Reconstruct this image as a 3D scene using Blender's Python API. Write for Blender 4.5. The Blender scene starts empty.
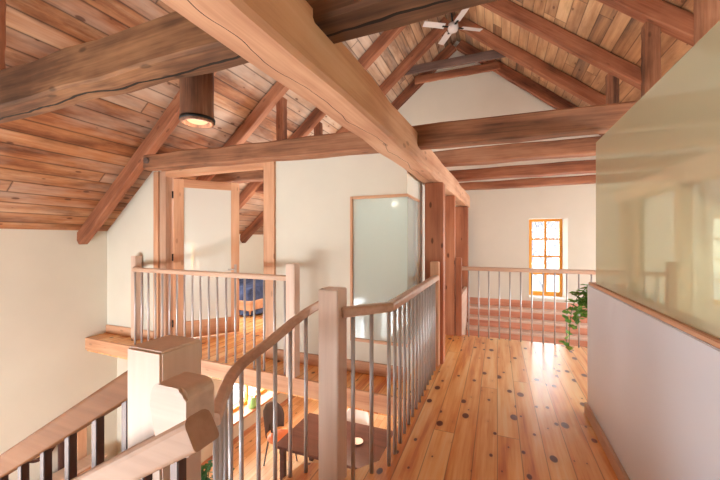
import bpy, bmesh, math, random
from mathutils import Vector, Matrix, Euler
random.seed(7)
C = bpy.context.scene.collection
H = 1.45            # eye height above the upper floor; heights below are above that floor
PI = math.pi
LOW = -2.35         # level of the lower floor

# ------------------------------------------------------------------ materials
def lin(c):
    return tuple(((v/255)/12.92 if v/255 <= .04045 else ((v/255+.055)/1.055)**2.4) for v in c) + (1,)
class N:
    """small node helper"""
    def __init__(s, name):
        s.m = bpy.data.materials.new(name); s.m.use_nodes = True
        s.t = s.m.node_tree; s.t.nodes.clear()
        s.out = s.t.nodes.new('ShaderNodeOutputMaterial')
    def n(s, typ, **kw):
        d = s.t.nodes.new('ShaderNode'+typ)
        for k, v in kw.items(): setattr(d, k, v)
        return d
    def l(s, a, b): s.t.links.new(a, b)
    def val(s, sock, v):
        if hasattr(v, 'links') or isinstance(v, bpy.types.NodeSocket): s.l(v, sock)
        else: sock.default_value = v
    def math(s, op, a, b=None, c=None):
        d = s.n('Math', operation=op); s.val(d.inputs[0], a)
        if b is not None: s.val(d.inputs[1], b)
        if c is not None: s.val(d.inputs[2], c)
        return d.outputs[0]
    def mix(s, f, a, b, blend='MIX'):
        d = s.n('MixRGB', blend_type=blend); s.val(d.inputs[0], f); s.val(d.inputs[1], a); s.val(d.inputs[2], b)
        return d.outputs[0]
    def ramp(s, f, stops):
        d = s.n('ValToRGB'); e = d.color_ramp.elements
        while len(e) > 1: e.remove(e[-1])
        e[0].position, e[0].color = stops[0]
        for p, c in stops[1:]:
            x = e.new(p); x.color = c
        s.l(f, d.inputs[0]); return d.outputs[0]
    def noise(s, vec, scale=1, detail=4, rough=.55):
        d = s.n('TexNoise'); s.l(vec, d.inputs['Vector'])
        d.inputs['Scale'].default_value = scale; d.inputs['Detail'].default_value = detail; d.inputs['Roughness'].default_value = rough
        return d.outputs['Fac']
    def vmul(s, vec, sc, add=None):
        d = s.n('VectorMath', operation='MULTIPLY'); s.l(vec, d.inputs[0]); d.inputs[1].default_value = sc
        if add is None: return d.outputs[0]
        e = s.n('VectorMath', operation='ADD'); s.l(d.outputs[0], e.inputs[0]); s.val(e.inputs[1], add)
        return e.outputs[0]
    def bsdf(s, col, rough=.6, spec=.4, bump=None, bstr=.3, bdist=.01, metal=0, **kw):
        b = s.n('BsdfPrincipled'); s.val(b.inputs['Base Color'], col); s.val(b.inputs['Roughness'], rough)
        b.inputs['Specular IOR Level'].default_value = spec; b.inputs['Metallic'].default_value = metal
        for k, v in kw.items(): b.inputs[k].default_value = v
        if bump is not None:
            bp = s.n('Bump'); bp.inputs['Strength'].default_value = bstr; bp.inputs['Distance'].default_value = bdist
            s.l(bump, bp.inputs['Height']); s.l(bp.outputs[0], b.inputs['Normal'])
        s.l(b.outputs[0], s.out.inputs[0]); return b

def m_plain(name, c, rough=.6, spec=.4, metal=0, mottled=.06, scale=3, bump=0, **kw):
    s = N(name); tc = s.n('TexCoord').outputs['Object']
    f = s.noise(tc, scale, 5)
    a = lin(c); lo = tuple(v*(1-mottled) for v in a[:3])+(1,); hi = tuple(min(1, v*(1+mottled)) for v in a[:3])+(1,)
    col = s.ramp(f, [(.3, lo), (.7, hi)])
    s.bsdf(col, rough, spec, f if bump else None, bump, .01, metal, **kw)
    return s.m

def m_wood(name, dark, mid, light, rough=.6, grain=1.0, knots=.0, blotch=.5, spec=.3, bump=.25, crack=0.0):
    """timber with the grain along local X"""
    s = N(name); tc = s.n('TexCoord').outputs['Object']; rnd = s.n('ObjectInfo').outputs['Random']
    off = s.math('MULTIPLY', rnd, 37.0)
    v1 = s.vmul(tc, (.7*grain, 9*grain, 9*grain), off)
    g1 = s.noise(v1, 1.0, 6, .6)
    v2 = s.vmul(tc, (2.2*grain, 70*grain, 70*grain), off)
    g2 = s.noise(v2, 1.0, 3, .5)
    b = s.noise(s.vmul(tc, (1.3, 3, 3), off), 1.0, 4)
    f = s.math('ADD', s.math('MULTIPLY', g1, .55), s.math('MULTIPLY', g2, .2))
    f = s.math('ADD', f, s.math('MULTIPLY', s.math('SUBTRACT', b, .5), blotch))
    f = s.math('ADD', f, s.math('MULTIPLY', s.math('SUBTRACT', rnd, .5), .12))
    col = s.ramp(f, [(.18, lin(dark)), (.38, lin(mid)), (.62, lin(light))])
    if knots:
        d = s.n('TexVoronoi'); s.l(s.vmul(tc, (3.2, 8, 8), off), d.inputs['Vector']); d.inputs['Scale'].default_value = 1
        k = s.ramp(d.outputs['Distance'], [(.0, (1,1,1,1)), (.09, (1,1,1,1)), (.15, (0,0,0,1))])
        col = s.mix(s.math('MULTIPLY', k, knots), col, tuple(v*.35 for v in lin(dark)[:3])+(1,))
    h = s.math('ADD', g1, s.math('MULTIPLY', g2, .5))
    if crack:
        sp = s.n('SeparateXYZ'); s.l(tc, sp.inputs[0])
        w = s.noise(s.vmul(tc, (1.6, .01, .01), off), 1, 3, .6)
        dd = s.math('ABSOLUTE', s.math('SUBTRACT', sp.outputs[1], s.math('MULTIPLY', s.math('SUBTRACT', w, .42), .16)))
        thick = s.math('MULTIPLY', s.noise(s.vmul(tc, (2.5, .01, .01), (5.0, 0, 0)), 1, 2), crack)
        k = s.math('LESS_THAN', dd, thick)
        col = s.mix(k, col, (.012, .007, .004, 1))
    s.bsdf(col, rough, spec, h, bump, .006)
    return s.m

def m_planks(name, width, tones, gapc, swap=False, rough=.6, spec=.3, seglen=3.1, knots=.8, knot_scale=(2.2, 5), white=0, gap=.012, grain=.45, knotc=(70, 30, 14), coat=0.0, bump=.4, kr=.11, stain=0, upper=None):
    """boards along local X (or local Y when swap), `width` metres wide"""
    s = N(name); tc = s.n('TexCoord').outputs['Object']
    sp = s.n('SeparateXYZ'); s.l(tc, sp.inputs[0])
    u, v = (sp.outputs[1], sp.outputs[0]) if swap else (sp.outputs[0], sp.outputs[1])
    q = s.math('DIVIDE', v, width); idx = s.math('FLOOR', q); fr = s.math('FRACT', q)
    wn = s.n('TexWhiteNoise', noise_dimensions='1D'); s.l(idx, wn.inputs['W']); r0 = wn.outputs['Value']
    us = s.math('DIVIDE', s.math('ADD', u, s.math('MULTIPLY', r0, 17.3)), seglen)
    seg = s.math('FLOOR', us); fu = s.math('FRACT', us)
    wn2 = s.n('TexWhiteNoise', noise_dimensions='2D'); cb = s.n('CombineXYZ'); s.l(idx, cb.inputs[0]); s.l(seg, cb.inputs[1]); s.l(cb.outputs[0], wn2.inputs['Vector'])
    r = wn2.outputs['Value']
    cc = s.n('CombineXYZ'); s.l(u, cc.inputs[0]); s.l(v, cc.inputs[1]); s.l(s.math('MULTIPLY', r, 23.0), cc.inputs[2])
    P = cc.outputs[0]
    g1 = s.noise(s.vmul(P, (.8, 11, 1)), 1, 6, .6)
    g2 = s.noise(s.vmul(P, (2.5, 80, 1)), 1, 3)
    f = s.math('ADD', s.math('MULTIPLY', r, 1-grain), s.math('MULTIPLY', s.math('ADD', s.math('MULTIPLY', s.math('SUBTRACT', g1, .5), 2.2), s.math('ADD', .5, s.math('MULTIPLY', s.math('SUBTRACT', g2, .5), .5))), grain))
    n = len(tones)
    col = s.ramp(f, [(.12+.76*i/(n-1), lin(t)) for i, t in enumerate(tones)])
    if upper:
        uf = s.n('Clamp'); s.l(s.math('ADD', s.math('MULTIPLY', s.math('SUBTRACT', .35, v), .45), s.math('MULTIPLY', s.math('SUBTRACT', s.noise(s.vmul(P, (.6, 2.0, .05)), 1, 4), .5), 1.6)), uf.inputs[0])
        col = s.mix(uf.outputs[0], col, s.ramp(f, [(.12+.76*i/(n-1), lin(t)) for i, t in enumerate(upper)]))
    if stain:
        sn = s.noise(s.vmul(P, (.9, 3.2, .3)), 1, 6, .65)
        sf = s.ramp(sn, [(.46, (0,0,0,1)), (.62, (1,1,1,1))])
        col = s.mix(s.math('MULTIPLY', sf, stain), col, (.42, .34, .30, 1), 'MULTIPLY')
    if white:
        wz = s.noise(s.vmul(P, (.5, 1.5, .02)), 1, 5, .6)
        wf = s.ramp(wz, [(.46, (0,0,0,1)), (.66, (1,1,1,1))])
        col = s.mix(s.math('MULTIPLY', wf, white), col, lin((196, 180, 165)))
    if knots:
        d = s.n('TexVoronoi', voronoi_dimensions='2D'); s.l(s.vmul(P, (knot_scale[0], knot_scale[1], 0), s.math('MULTIPLY', idx, 7.31)), d.inputs['Vector']); d.inputs['Scale'].default_value = 1
        sel = s.n('SeparateColor'); s.l(d.outputs['Color'], sel.inputs[0])
        rad = s.math('MULTIPLY', s.math('POWER', sel.outputs[0], 1.6), kr)
        dd = s.math('DIVIDE', s.math('SUBTRACT', s.math('ADD', rad, .02), d.outputs['Distance']), .03)
        cl = s.n('Clamp'); s.l(dd, cl.inputs[0])
        halo = s.n('Clamp'); s.l(s.math('DIVIDE', s.math('SUBTRACT', s.math('ADD', rad, .2), d.outputs['Distance']), .3), halo.inputs[0])
        col = s.mix(s.math('MULTIPLY', halo.outputs[0], .35*knots), col, lin(tones[0]))
        col = s.mix(s.math('MULTIPLY', cl.outputs[0], knots), col, lin(knotc))
    e = s.math('MULTIPLY', s.math('MINIMUM', fr, s.math('SUBTRACT', 1.0, fr)), width)
    eu = s.math('MULTIPLY', s.math('MINIMUM', fu, s.math('SUBTRACT', 1.0, fu)), seglen)
    ed = s.math('MINIMUM', e, eu)
    g = s.n('Clamp'); s.l(s.math('DIVIDE', ed, gap), g.inputs[0])
    gm = s.math('SUBTRACT', 1.0, s.math('POWER', g.outputs[0], .5))
    col = s.mix(gm, col, lin(gapc))
    h = s.math('ADD', s.math('MULTIPLY', g.outputs[0], .8), s.math('MULTIPLY', g1, .25))
    b = s.bsdf(col, rough, spec, h, bump, .006)
    if coat:
        b.inputs['Coat Weight'].default_value = coat; b.inputs['Coat Roughness'].default_value = .2
    return s.m

def m_pane(name, tint, rough=0.0, ior=1.5, haze=0.0, hazec=(200, 200, 190)):
    """window glass: clear with a Fresnel reflection; haze mixes in a pale diffuse tone"""
    s = N(name)
    fr = s.n('Fresnel'); fr.inputs['IOR'].default_value = ior
    tr = s.n('BsdfTransparent'); tr.inputs[0].default_value = lin(tint)
    gl = s.n('BsdfGlossy'); gl.inputs['Roughness'].default_value = rough; gl.inputs[0].default_value = (1,1,1,1)
    base = tr.outputs[0]
    if haze:
        df = s.n('BsdfDiffuse'); df.inputs[0].default_value = lin(hazec)
        mh = s.n('MixShader'); mh.inputs[0].default_value = haze; s.l(tr.outputs[0], mh.inputs[1]); s.l(df.outputs[0], mh.inputs[2]); base = mh.outputs[0]
    ge = s.n('NewGeometry'); ff = s.math('MULTIPLY', fr.outputs[0], s.math('SUBTRACT', 1.0, ge.outputs['Backfacing']))
    mx = s.n('MixShader'); s.l(ff, mx.inputs[0]); s.l(base, mx.inputs[1]); s.l(gl.outputs[0], mx.inputs[2])
    s.l(mx.outputs[0], s.out.inputs[0]); return s.m

def m_emit(name, c, st):
    s = N(name); e = s.n('Emission'); e.inputs[0].default_value = lin(c); e.inputs[1].default_value = st
    s.l(e.outputs[0], s.out.inputs[0]); return s.m

M = dict(
    plaster=m_plain('white plaster', (216, 210, 196), .85, .2, mottled=.03, scale=1.5),
    plaster_wall=m_plain('painted half wall', (224, 228, 238), .32, .4, mottled=.015, scale=1.5),
    old=m_wood('old hewn timber', (76, 48, 35), (146, 99, 72), (192, 142, 110), .75, 1, .5, .55),
    tie=m_wood('cracked hewn timber', (48, 31, 22), (104, 71, 50), (170, 124, 88), .75, 1, .5, .6, crack=.016),
    rafter=m_wood('reddish rafter timber', (80, 44, 31), (142, 88, 62), (186, 128, 96), .7, 1, .4, .5),
    grey=m_wood('weathered grey timber', (58, 42, 38), (104, 82, 74), (138, 112, 100), .8, 1, .2, .4),
    pale=m_wood('pale hewn timber', (172, 118, 90), (208, 162, 130), (224, 188, 160), .65, .8, .5, .4, crack=.0035),
    fir=m_wood('fir boards', (172, 116, 84), (208, 158, 124), (222, 180, 148), .45, 1, .35, .25),
    redfir=m_wood('knotty red fir', (124, 68, 48), (172, 108, 78), (198, 138, 106), .5, 1, .8, .3),
    maple=m_wood('pale maple', (188, 158, 140), (212, 184, 165), (224, 200, 184), .4, .8, 0, .2, bump=.05),
    maplerail=m_wood('oiled maple rail', (170, 130, 106), (200, 164, 140), (216, 186, 164), .3, .8, 0, .2, spec=.5, bump=.04),
    darkrail=m_wood('brown oiled rail', (112, 70, 44), (142, 94, 62), (160, 112, 80), .65, .8, 0, .2, spec=.15, bump=.04),
    nearrail=m_wood('worn maple rail', (150, 108, 84), (178, 140, 116), (194, 158, 136), .5, .8, 0, .2, spec=.25, bump=.04),
    treads=m_wood('stair boards', (166, 100, 76), (204, 138, 110), (222, 166, 140), .4, 1, .3, .3),
    walnut=m_wood('dark walnut', (52, 30, 28), (84, 54, 48), (104, 70, 62), .35, 1, 0, .3),
    logm=m_wood('dark log bark', (56, 33, 25), (126, 84, 62), (184, 136, 106), .6, 1.6, .2, .7),
    roof_l=m_planks('roof boards rusty', .17, [(104, 60, 38), (148, 92, 58), (170, 116, 78), (188, 144, 110)], (34, 18, 11), knots=.7, kr=.08, white=.6, seglen=6.5, gap=.015, grain=.62, knot_scale=(2.0, 4.5), stain=.9, upper=[(104, 80, 66), (158, 122, 94), (186, 148, 116), (208, 180, 152)]),
    roof_r=m_planks('roof boards tan', .17, [(100, 78, 66), (164, 122, 88), (196, 152, 112), (214, 178, 136)], (44, 26, 16), knots=.6, kr=.07, white=.15, seglen=1.9, gap=.010, grain=.45, knot_scale=(2.0, 4.0), stain=.6),
    floor=m_planks('knotty pine floor', .15, [(192, 98, 44), (226, 150, 82), (242, 186, 120), (246, 208, 154)], (120, 66, 34), swap=True, rough=.3, spec=.5, seglen=3.2, knots=1.0, knot_scale=(3.6, 6.0), kr=.17, gap=.005, grain=.72, knotc=(100, 38, 16), coat=.2, bump=.1),
    floor_low=m_planks('light lower floor', .14, [(206, 156, 108), (226, 186, 140), (234, 202, 160)], (140, 92, 56), swap=True, rough=.35, seglen=2.3, knots=.6, gap=.006),
    steel=m_plain('brushed steel', (186, 180, 180), .42, .5, metal=.45, mottled=.04, scale=30),
    bronze=m_plain('dark bronze bar', (96, 76, 72), .42, .5, metal=.4, mottled=.08, scale=20),
    black=m_plain('black iron', (28, 24, 22), .5, .4, metal=.3),
    winwood=m_wood('honey window wood', (196, 118, 34), (228, 156, 58), (240, 180, 84), .45, 1, 0, .2),
    glass=m_pane('window glass', (246, 248, 248)),
    screen=m_pane('screen glass', (206, 209, 192), haze=.40, hazec=(234, 226, 196)),  # pale diffuse haze put into the glass so the pane looks brighter
    frostdoor=m_pane('frosted door glass', (236, 238, 234), .15, haze=.72, hazec=(236, 236, 230)),
    frost=m_pane('lightly frosted glass', (224, 232, 230), .08, haze=.35, hazec=(226, 230, 226)),
    blue=m_plain('blue bedspread', (98, 110, 146), .9, .1, mottled=.35, scale=9, bump=.4),
    linen=m_plain('white linen', (236, 234, 230), .9, .1),
    leafm=m_plain('ivy leaf', (112, 160, 74), .5, .4, mottled=.35, scale=14),
    leafd=m_plain('dark houseplant leaf', (52, 104, 56), .5, .4, mottled=.3, scale=14),
    terracotta=m_plain('terracotta', (178, 104, 72), .8, .2),
    soil=m_plain('potting soil', (52, 36, 26), .95, .1, mottled=.3, scale=40),
    charcoal=m_plain('charcoal felt', (92, 84, 82), .8, .2),
    orange=m_plain('orange birch', (214, 128, 84), .5, .3),
    whitepl=m_plain('white moulded plastic', (236, 234, 232), .35, .5),
    green=m_plain('green glazed jar', (150, 196, 120), .25, .5),
    fan=m_plain('pale fan blade', (190, 178, 172), .5, .4),
    bark=m_plain('grey bark', (160, 162, 170), .9, .1, mottled=.2, scale=8),
    ground=m_plain('snowy ground', (214, 216, 220), .9, .1, mottled=.1, scale=.5),
    mirror=m_plain('mirror silver', (225, 225, 225), .03, .5, metal=1.0, mottled=.0),
    bulb=m_emit('warm bulb', (255, 220, 165), .7),
)

# ------------------------------------------------------------------ mesh helpers
def add_box(bm, x0, x1, y0, y1, z0, z1):
    vs = [bm.verts.new((x, y, z)) for x in (x0, x1) for y in (y0, y1) for z in (z0, z1)]
    for f in ((0,1,3,2), (4,6,7,5), (0,4,5,1), (2,3,7,6), (0,2,6,4), (1,5,7,3)):
        bm.faces.new([vs[i] for i in f])
    return vs
def box(x0, x1, y0, y1, z0, z1, bev=0):
    bm = bmesh.new(); add_box(bm, x0, x1, y0, y1, z0, z1)
    if bev: bmesh.ops.bevel(bm, geom=bm.edges[:], offset=bev, segments=2, affect='EDGES')
    return bm
def prism(poly, y0, y1):
    """polygon in x,z pushed from y0 to y1"""
    bm = bmesh.new(); add_prism(bm, poly, y0, y1); return bm
def add_prism(bm, poly, y0, y1):
    a = [bm.verts.new((x, y0, z)) for x, z in poly]; b = [bm.verts.new((x, y1, z)) for x, z in poly]
    bm.faces.new(a); bm.faces.new(b[::-1]); n = len(poly)
    for i in range(n): bm.faces.new((a[i], b[i], b[(i+1) % n], a[(i+1) % n]))
def slab(poly, z0, z1):
    bm = bmesh.new()
    a = [bm.verts.new((x, y, z0)) for x, y in poly]; b = [bm.verts.new((x, y, z1)) for x, y in poly]
    bm.faces.new(a); bm.faces.new(b[::-1]); n = len(poly)
    for i in range(n): bm.faces.new((a[i], b[i], b[(i+1) % n], a[(i+1) % n]))
    return bm
def add_tube(bm, p, q, r0, r1=None, n=10, caps=True):
    p, q = Vector(p), Vector(q); r1 = r0 if r1 is None else r1
    d = (q-p).normalized(); a = d.orthogonal().normalized(); b = d.cross(a)
    A = [bm.verts.new(p+(a*math.cos(2*PI*i/n)+b*math.sin(2*PI*i/n))*r0) for i in range(n)]
    B = [bm.verts.new(q+(a*math.cos(2*PI*i/n)+b*math.sin(2*PI*i/n))*r1) for i in range(n)]
    for i in range(n):
        f = bm.faces.new((A[i], A[(i+1) % n], B[(i+1) % n], B[i])); f.smooth = True
    if caps: bm.faces.new(A[::-1]); bm.faces.new(B)
def tube(p, q, r0, r1=None, n=10):
    bm = bmesh.new(); add_tube(bm, p, q, r0, r1, n); return bm
def add_lathe(bm, prof, n=20, at=(0, 0, 0), caps=True):
    rings = [[bm.verts.new((at[0]+r*math.cos(2*PI*i/n), at[1]+r*math.sin(2*PI*i/n), at[2]+z)) for i in range(n)] for r, z in prof]
    for a, b in zip(rings, rings[1:]):
        for i in range(n):
            f = bm.faces.new((a[i], a[(i+1) % n], b[(i+1) % n], b[i])); f.smooth = True
    if caps and prof[0][0] > 1e-4: bm.faces.new(rings[0][::-1])
    if caps and prof[-1][0] > 1e-4: bm.faces.new(rings[-1])
    return bm
def lathe(prof, n=20, at=(0, 0, 0)): return add_lathe(bmesh.new(), prof, n, at)
def sweep(pts, prof):
    """profile of (side, up) swept along a polyline, kept upright"""
    bm = bmesh.new(); pts = [Vector(p) for p in pts]; rings = []
    for i, p in enumerate(pts):
        d0 = (p-pts[i-1]).normalized() if i else None
        d1 = (pts[i+1]-p).normalized() if i+1 < len(pts) else None
        d = ((d0 or d1)+(d1 or d0)).normalized()
        s = Vector((d.y, -d.x, 0)).normalized(); k = 1.0
        if d0 and d1: k = 1/max(.5, abs(d.dot(d1)))
        up = s.cross(d).normalized()
        rings.append([bm.verts.new(p+s*a*k+up*b) for a, b in prof])
    n = len(prof)
    for a, b in zip(rings, rings[1:]):
        for i in range(n): bm.faces.new((a[i], b[i], b[(i+1) % n], a[(i+1) % n]))
    bm.faces.new(rings[0]); bm.faces.new(rings[-1][::-1])
    bmesh.ops.recalc_face_normals(bm, faces=bm.faces[:])
    return bm
def rail_profile(w, h, r=.018):
    w /= 2; P = []
    for cx, cy, a0 in ((w-r, -r, 0), (-w+r, -r, 90), (-w+r*.5, -h+r*.5, 180), (w-r*.5, -h+r*.5, 270)):
        rr = r if a0 < 180 else r*.5
        for k in range(4):
            a = math.radians(a0+30*k); P.append((cx+rr*math.cos(a), cy+rr*math.sin(a)))
    return P
def obj(name, bm, mat, parent=None, loc=None):
    """ONE mesh object; verts given in world, parents are unrotated unless loc is given"""
    bmesh.ops.recalc_face_normals(bm, faces=bm.faces[:])
    me = bpy.data.meshes.new(name); bm.to_mesh(me); bm.free()
    me.materials.append(M[mat] if isinstance(mat, str) else mat)
    o = bpy.data.objects.new(name, me); C.objects.link(o)
    if parent is not None: o.parent = parent
    if loc is not None: o.location = loc
    return o
def wobj(name, bm, mat, parent):
    """part whose verts are in world coordinates, under a parent that is only translated"""
    t = parent.location
    while parent.parent is not None and False: pass
    for v in bm.verts: v.co -= world_of(parent)
    return obj(name, bm, mat, parent)
def world_of(o):
    v = Vector(o.location)
    while o.parent is not None:
        o = o.parent; v += o.location
    return v
def thing(name, label, cat, loc=(0, 0, 0), rotz=0, group=None, kind='thing'):
    o = bpy.data.objects.new(name, None); C.objects.link(o)
    o.location = loc; o.rotation_euler = (0, 0, rotz); o.empty_display_size = .1
    return tag(o, label, cat, group, kind)
def tag(o, label, cat, group=None, kind='thing'):
    o['label'] = label; o['category'] = cat; o['kind'] = kind
    if group: o['group'] = group
    return o
def struct(name, bm, mat, parent=None):
    o = obj(name, bm, mat, parent)
    if parent is None: o['kind'] = 'structure'
    return o
def timber(name, p0, p1, w, h, mat, jit=.006, parent=None, roll_up=(0, 0, 1), bev=.012, segs=16):
    """hewn timber from p0 to p1 (axis), local X along it"""
    p0, p1 = Vector(p0), Vector(p1); L = (p1-p0).length
    x = (p1-p0).normalized(); up = Vector(roll_up)
    y = up.cross(x).normalized(); z = x.cross(y)
    bm = bmesh.new(); rings = []
    b = bev
    sec = [(-w/2+b, -h/2), (w/2-b, -h/2), (w/2, -h/2+b), (w/2, h/2-b), (w/2-b, h/2), (-w/2+b, h/2), (-w/2, h/2-b), (-w/2, -h/2+b)]
    for i in range(segs+1):
        t = i/segs; j = [random.uniform(-jit, jit) for _ in range(4)]
        rings.append([bm.verts.new((L*(t-.5), a+j[0 if a < 0 else 1], c+j[2 if c < 0 else 3])) for a, c in sec])
    for a, c in zip(rings, rings[1:]):
        for i in range(8): bm.faces.new((a[i], c[i], c[(i+1) % 8], a[(i+1) % 8]))
    bm.faces.new(rings[0]); bm.faces.new(rings[-1][::-1])
    o = obj(name, bm, mat, parent)
    m = Matrix((x, y, z)).transposed().to_4x4(); m.translation = (p0+p1)/2
    if parent is not None: m.translation -= world_of(parent)
    o.matrix_local = m if parent is not None else m
    if parent is None: o.matrix_world = m
    return o
def board(name, x0, x1, y0, y1, z0, z1, mat, parent, axis='z', bev=.004):
    """sawn board; local X runs along `axis` so the grain follows it"""
    c = Vector(((x0+x1)/2, (y0+y1)/2, (z0+z1)/2)); dx, dy, dz = (x1-x0)/2, (y1-y0)/2, (z1-z0)/2
    if axis == 'z': a, b2, c2, R = dz, dy, dx, Matrix(((0,0,-1),(0,1,0),(1,0,0)))
    elif axis == 'y': a, b2, c2, R = dy, dx, dz, Matrix(((0,-1,0),(1,0,0),(0,0,1)))
    else: a, b2, c2, R = dx, dy, dz, Matrix.Identity(3)
    bm = box(-a, a, -b2, b2, -c2, c2, bev)
    o = obj(name, bm, mat, parent)
    m = R.to_4x4(); m.translation = c - (world_of(parent) if parent is not None else Vector())
    if parent is not None: o.matrix_local = m
    else: o.matrix_world = m
    return o

# ------------------------------------------------------------------ the shell
XR, ZR, PT, PL = -.8, 4.25+H, .82, .846          # ridge line, height and pitch of the roof boards
XL, XE, YB, YF = -5.66, 4.1, -2.0, 7.5
def roof(x): return ZR-(PL if x < XR else PT)*abs(x-XR)

for side, sgn, xe, mat, pt in (('left', -1, XL-.25, 'roof_l', PL), ('right', 1, XE+.25, 'roof_r', PT)):
    L = (abs(xe-XR))*math.sqrt(1+pt*pt)
    bm = box(-4.95, 4.95, -L/2, L/2, 0, .1)
    o = struct('ceiling_'+side, bm, mat)
    x = Vector((0, 1, 0)); yv = Vector((sgn, 0, -pt)).normalized(); z = x.cross(yv)
    if z.z < 0: x = -x; z = x.cross(yv)
    m = Matrix((x, yv, z)).transposed().to_4x4(); m.translation = ((xe+XR)/2, 2.9, (roof(xe)+ZR)/2)
    o.matrix_world = m

floor_poly = [(-.72, YB), (-.72, 1.15), (-1.21, 1.74), (-1.17, 1.92), (-1.0, 1.97), (-.84, 1.97),
              (-.72, 2.12), (-.72, 3.04), (XL, 3.17), (XL, YF), (-.62, YF), (-.62, 5.42), (2.05, 5.42), (2.05, YF), (XE, YF), (XE, YB)]
struct('floor', slab(floor_poly, -.2, 0), 'floor')
struct('floor_lower', box(XL, XE, YB, YF, LOW-.15, LOW), 'floor_low')

# side walls with window openings (y0, y1, z0, z1)
def side_wall(name, x0, x1, spans, holes, zt):
    bm = bmesh.new()
    for y0, y1, zb in spans:
        ys = [y0]; hs = sorted(h for h in holes if y0 <= h[0] < y1)
        cols = sorted({(h[0], h[1]) for h in hs}); y = y0
        for c0, c1 in cols:
            add_box(bm, x0, x1, y, c0, zb, zt); z = zb
            for h in sorted((h for h in hs if h[0] == c0), key=lambda h: h[2]):
                add_box(bm, x0, x1, c0, c1, z, h[2]); z = h[3]
            add_box(bm, x0, x1, c0, c1, z, zt); y = c1
        add_box(bm, x0, x1, y, y1, zb, zt)
    return struct(name, bm, 'plaster')
LH = [(-1.6, -.3, -1.5, -.2), (.2, 1.5, -1.5, -.2), (4.0, 5.2, .55, 1.45)]
RHo = [(-1.2, .1, .5, 1.45), (1.2, 2.5, .5, 1.45), (3.6, 4.9, .5, 1.45), (5.6, 6.9, .5, 1.45)]
side_wall('wall_left', XL-.2, XL, [(YB, 3.6, LOW), (3.6, YF+.3, -.2)], LH, roof(XL)+.05)
side_wall('wall_right', XE, XE+.2, [(YB, YF+.3, LOW)], RHo, roof(XE)+.05)
BH = [(-5.0, -3.4, -1.6, -.2), (-3.0, -1.4, -1.6, -.2), (1.5, 3.3, .9, 2.1)]
bm = bmesh.new()
x0 = XL-.2
for h in BH:
    add_box(bm, x0, h[0], YB-.2, YB, LOW, 2.1 if h[3] > 2 else -.2)
    if h[3] > 2: add_box(bm, h[0], h[1], YB-.2, YB, LOW, h[2])
    else: add_box(bm, h[0], h[1], YB-.2, YB, LOW, h[2])
    x0 = h[1]
add_box(bm, x0, XE, YB-.2, YB, LOW, 1.6)
add_prism(bm, [(x0, 1.6), (XE+.1, 1.6), (XE+.1, roof(XE+.1)), (x0, roof(x0))], YB-.2, YB)
add_box(bm, XL-.2, -1.4, YB-.2, YB, -.2, 1.6)
add_prism(bm, [(XL-.2, 1.6), (-1.4, 1.6), (-1.4, 2.1), (-5.2, 2.1), (XL-.2, roof(XL-.2))], YB-.2, YB)
add_prism(bm, [(-5.2, 2.1), (3.3, 2.1), (3.3, roof(3.3)), (XR, ZR), (-5.2, roof(-5.2))], YB-.2, YB)
struct('wall_back', bm, 'plaster')
# far gable wall, with two window openings
WZ0, WZ1 = .30, 1.87
W1, W2 = (.58, 1.25), (3.36, 4.0)
bm = bmesh.new()
add_box(bm, XL, XE, YF, YF+.3, LOW, WZ0)
add_prism(bm, [(XL, WZ0), (-5.3, WZ0), (-5.3, WZ1), (XL, roof(XL)+.05)], YF, YF+.3)
add_box(bm, -5.3, W1[0], YF, YF+.3, WZ0, WZ1); add_box(bm, W1[1], W2[0], YF, YF+.3, WZ0, WZ1)
add_prism(bm, [(W2[1], WZ0), (XE, WZ0), (XE, roof(XE)+.05), (W2[1], WZ1)], YF, YF+.3)
add_prism(bm, [(-5.3, WZ1), (3.62, WZ1), (XR, ZR+.06)], YF, YF+.3)
add_prism(bm, [(3.62, WZ1), (W2[1], WZ1), (3.62, roof(3.62)+.05)], YF, YF+.3)
struct('wall_far', bm, 'plaster')

# white room and bedroom partition (front plane y = 3.45)
PY = 3.45
struct('wall_bedroom', prism([(XL, 0), (-4.59, 0), (-4.59, roof(-4.59)), (XL, roof(XL))], PY, PY+.1), 'plaster')
IW = dict(x0=-1.51, x1=-.868, z0=.34, z1=1.93, y1=4.02)
bm = bmesh.new()
add_box(bm, -2.50, IW['x0'], PY, PY+.1, 0, H+.97)
add_box(bm, IW['x0'], IW['x1'], PY, PY+.1, 0, IW['z0']); add_box(bm, IW['x0'], IW['x1'], PY, PY+.1, IW['z1'], H+.95)
add_box(bm, IW['x1']-.1, IW['x1'], PY+.1, IW['y1'], 0, IW['z0']); add_box(bm, IW['x1']-.1, IW['x1'], PY+.1, IW['y1'], IW['z1'], H+.9)
struct('wall_partition', bm, 'plaster')
bm = bmesh.new(); add_box(bm, -2.50, -.97, 5.0, 5.08, 0, H+.95); add_box(bm, -2.50, -2.42, PY+.1, 5.0, 0, H+.95)
struct('wall_inner', bm, 'plaster')
struct('wall_hall', box(-.97, -.86, 4.02, YF, 0, H+.95), 'plaster')
# half wall along the corridor, its cap and its foot
HX0, HX1, HY = .70, .82, 3.36
struct('wall_half', box(HX0, HX1, YB, HY, 0, 1.075, .004), 'plaster_wall')
bd = board('trim_1', HX0+.005, HX1+.02, YB, HY-.01, 1.075, 1.10, 'fir', None, 'y'); bd['kind'] = 'structure'
bd = board('baseboard_half', HX0-.022, HX0, YB, HY, 0, .09, 'maplerail', None, 'y'); bd['kind'] = 'structure'
# other baseboards
for nm, a in (('baseboard_partition', (-2.50, -.868, PY-.022, PY, 0, .13)), ('baseboard_bedroom', (XL, -4.60, PY-.022, PY, 0, .13))):
    bd = board(nm, *a, 'fir', None, 'x'); bd['kind'] = 'structure'
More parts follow.
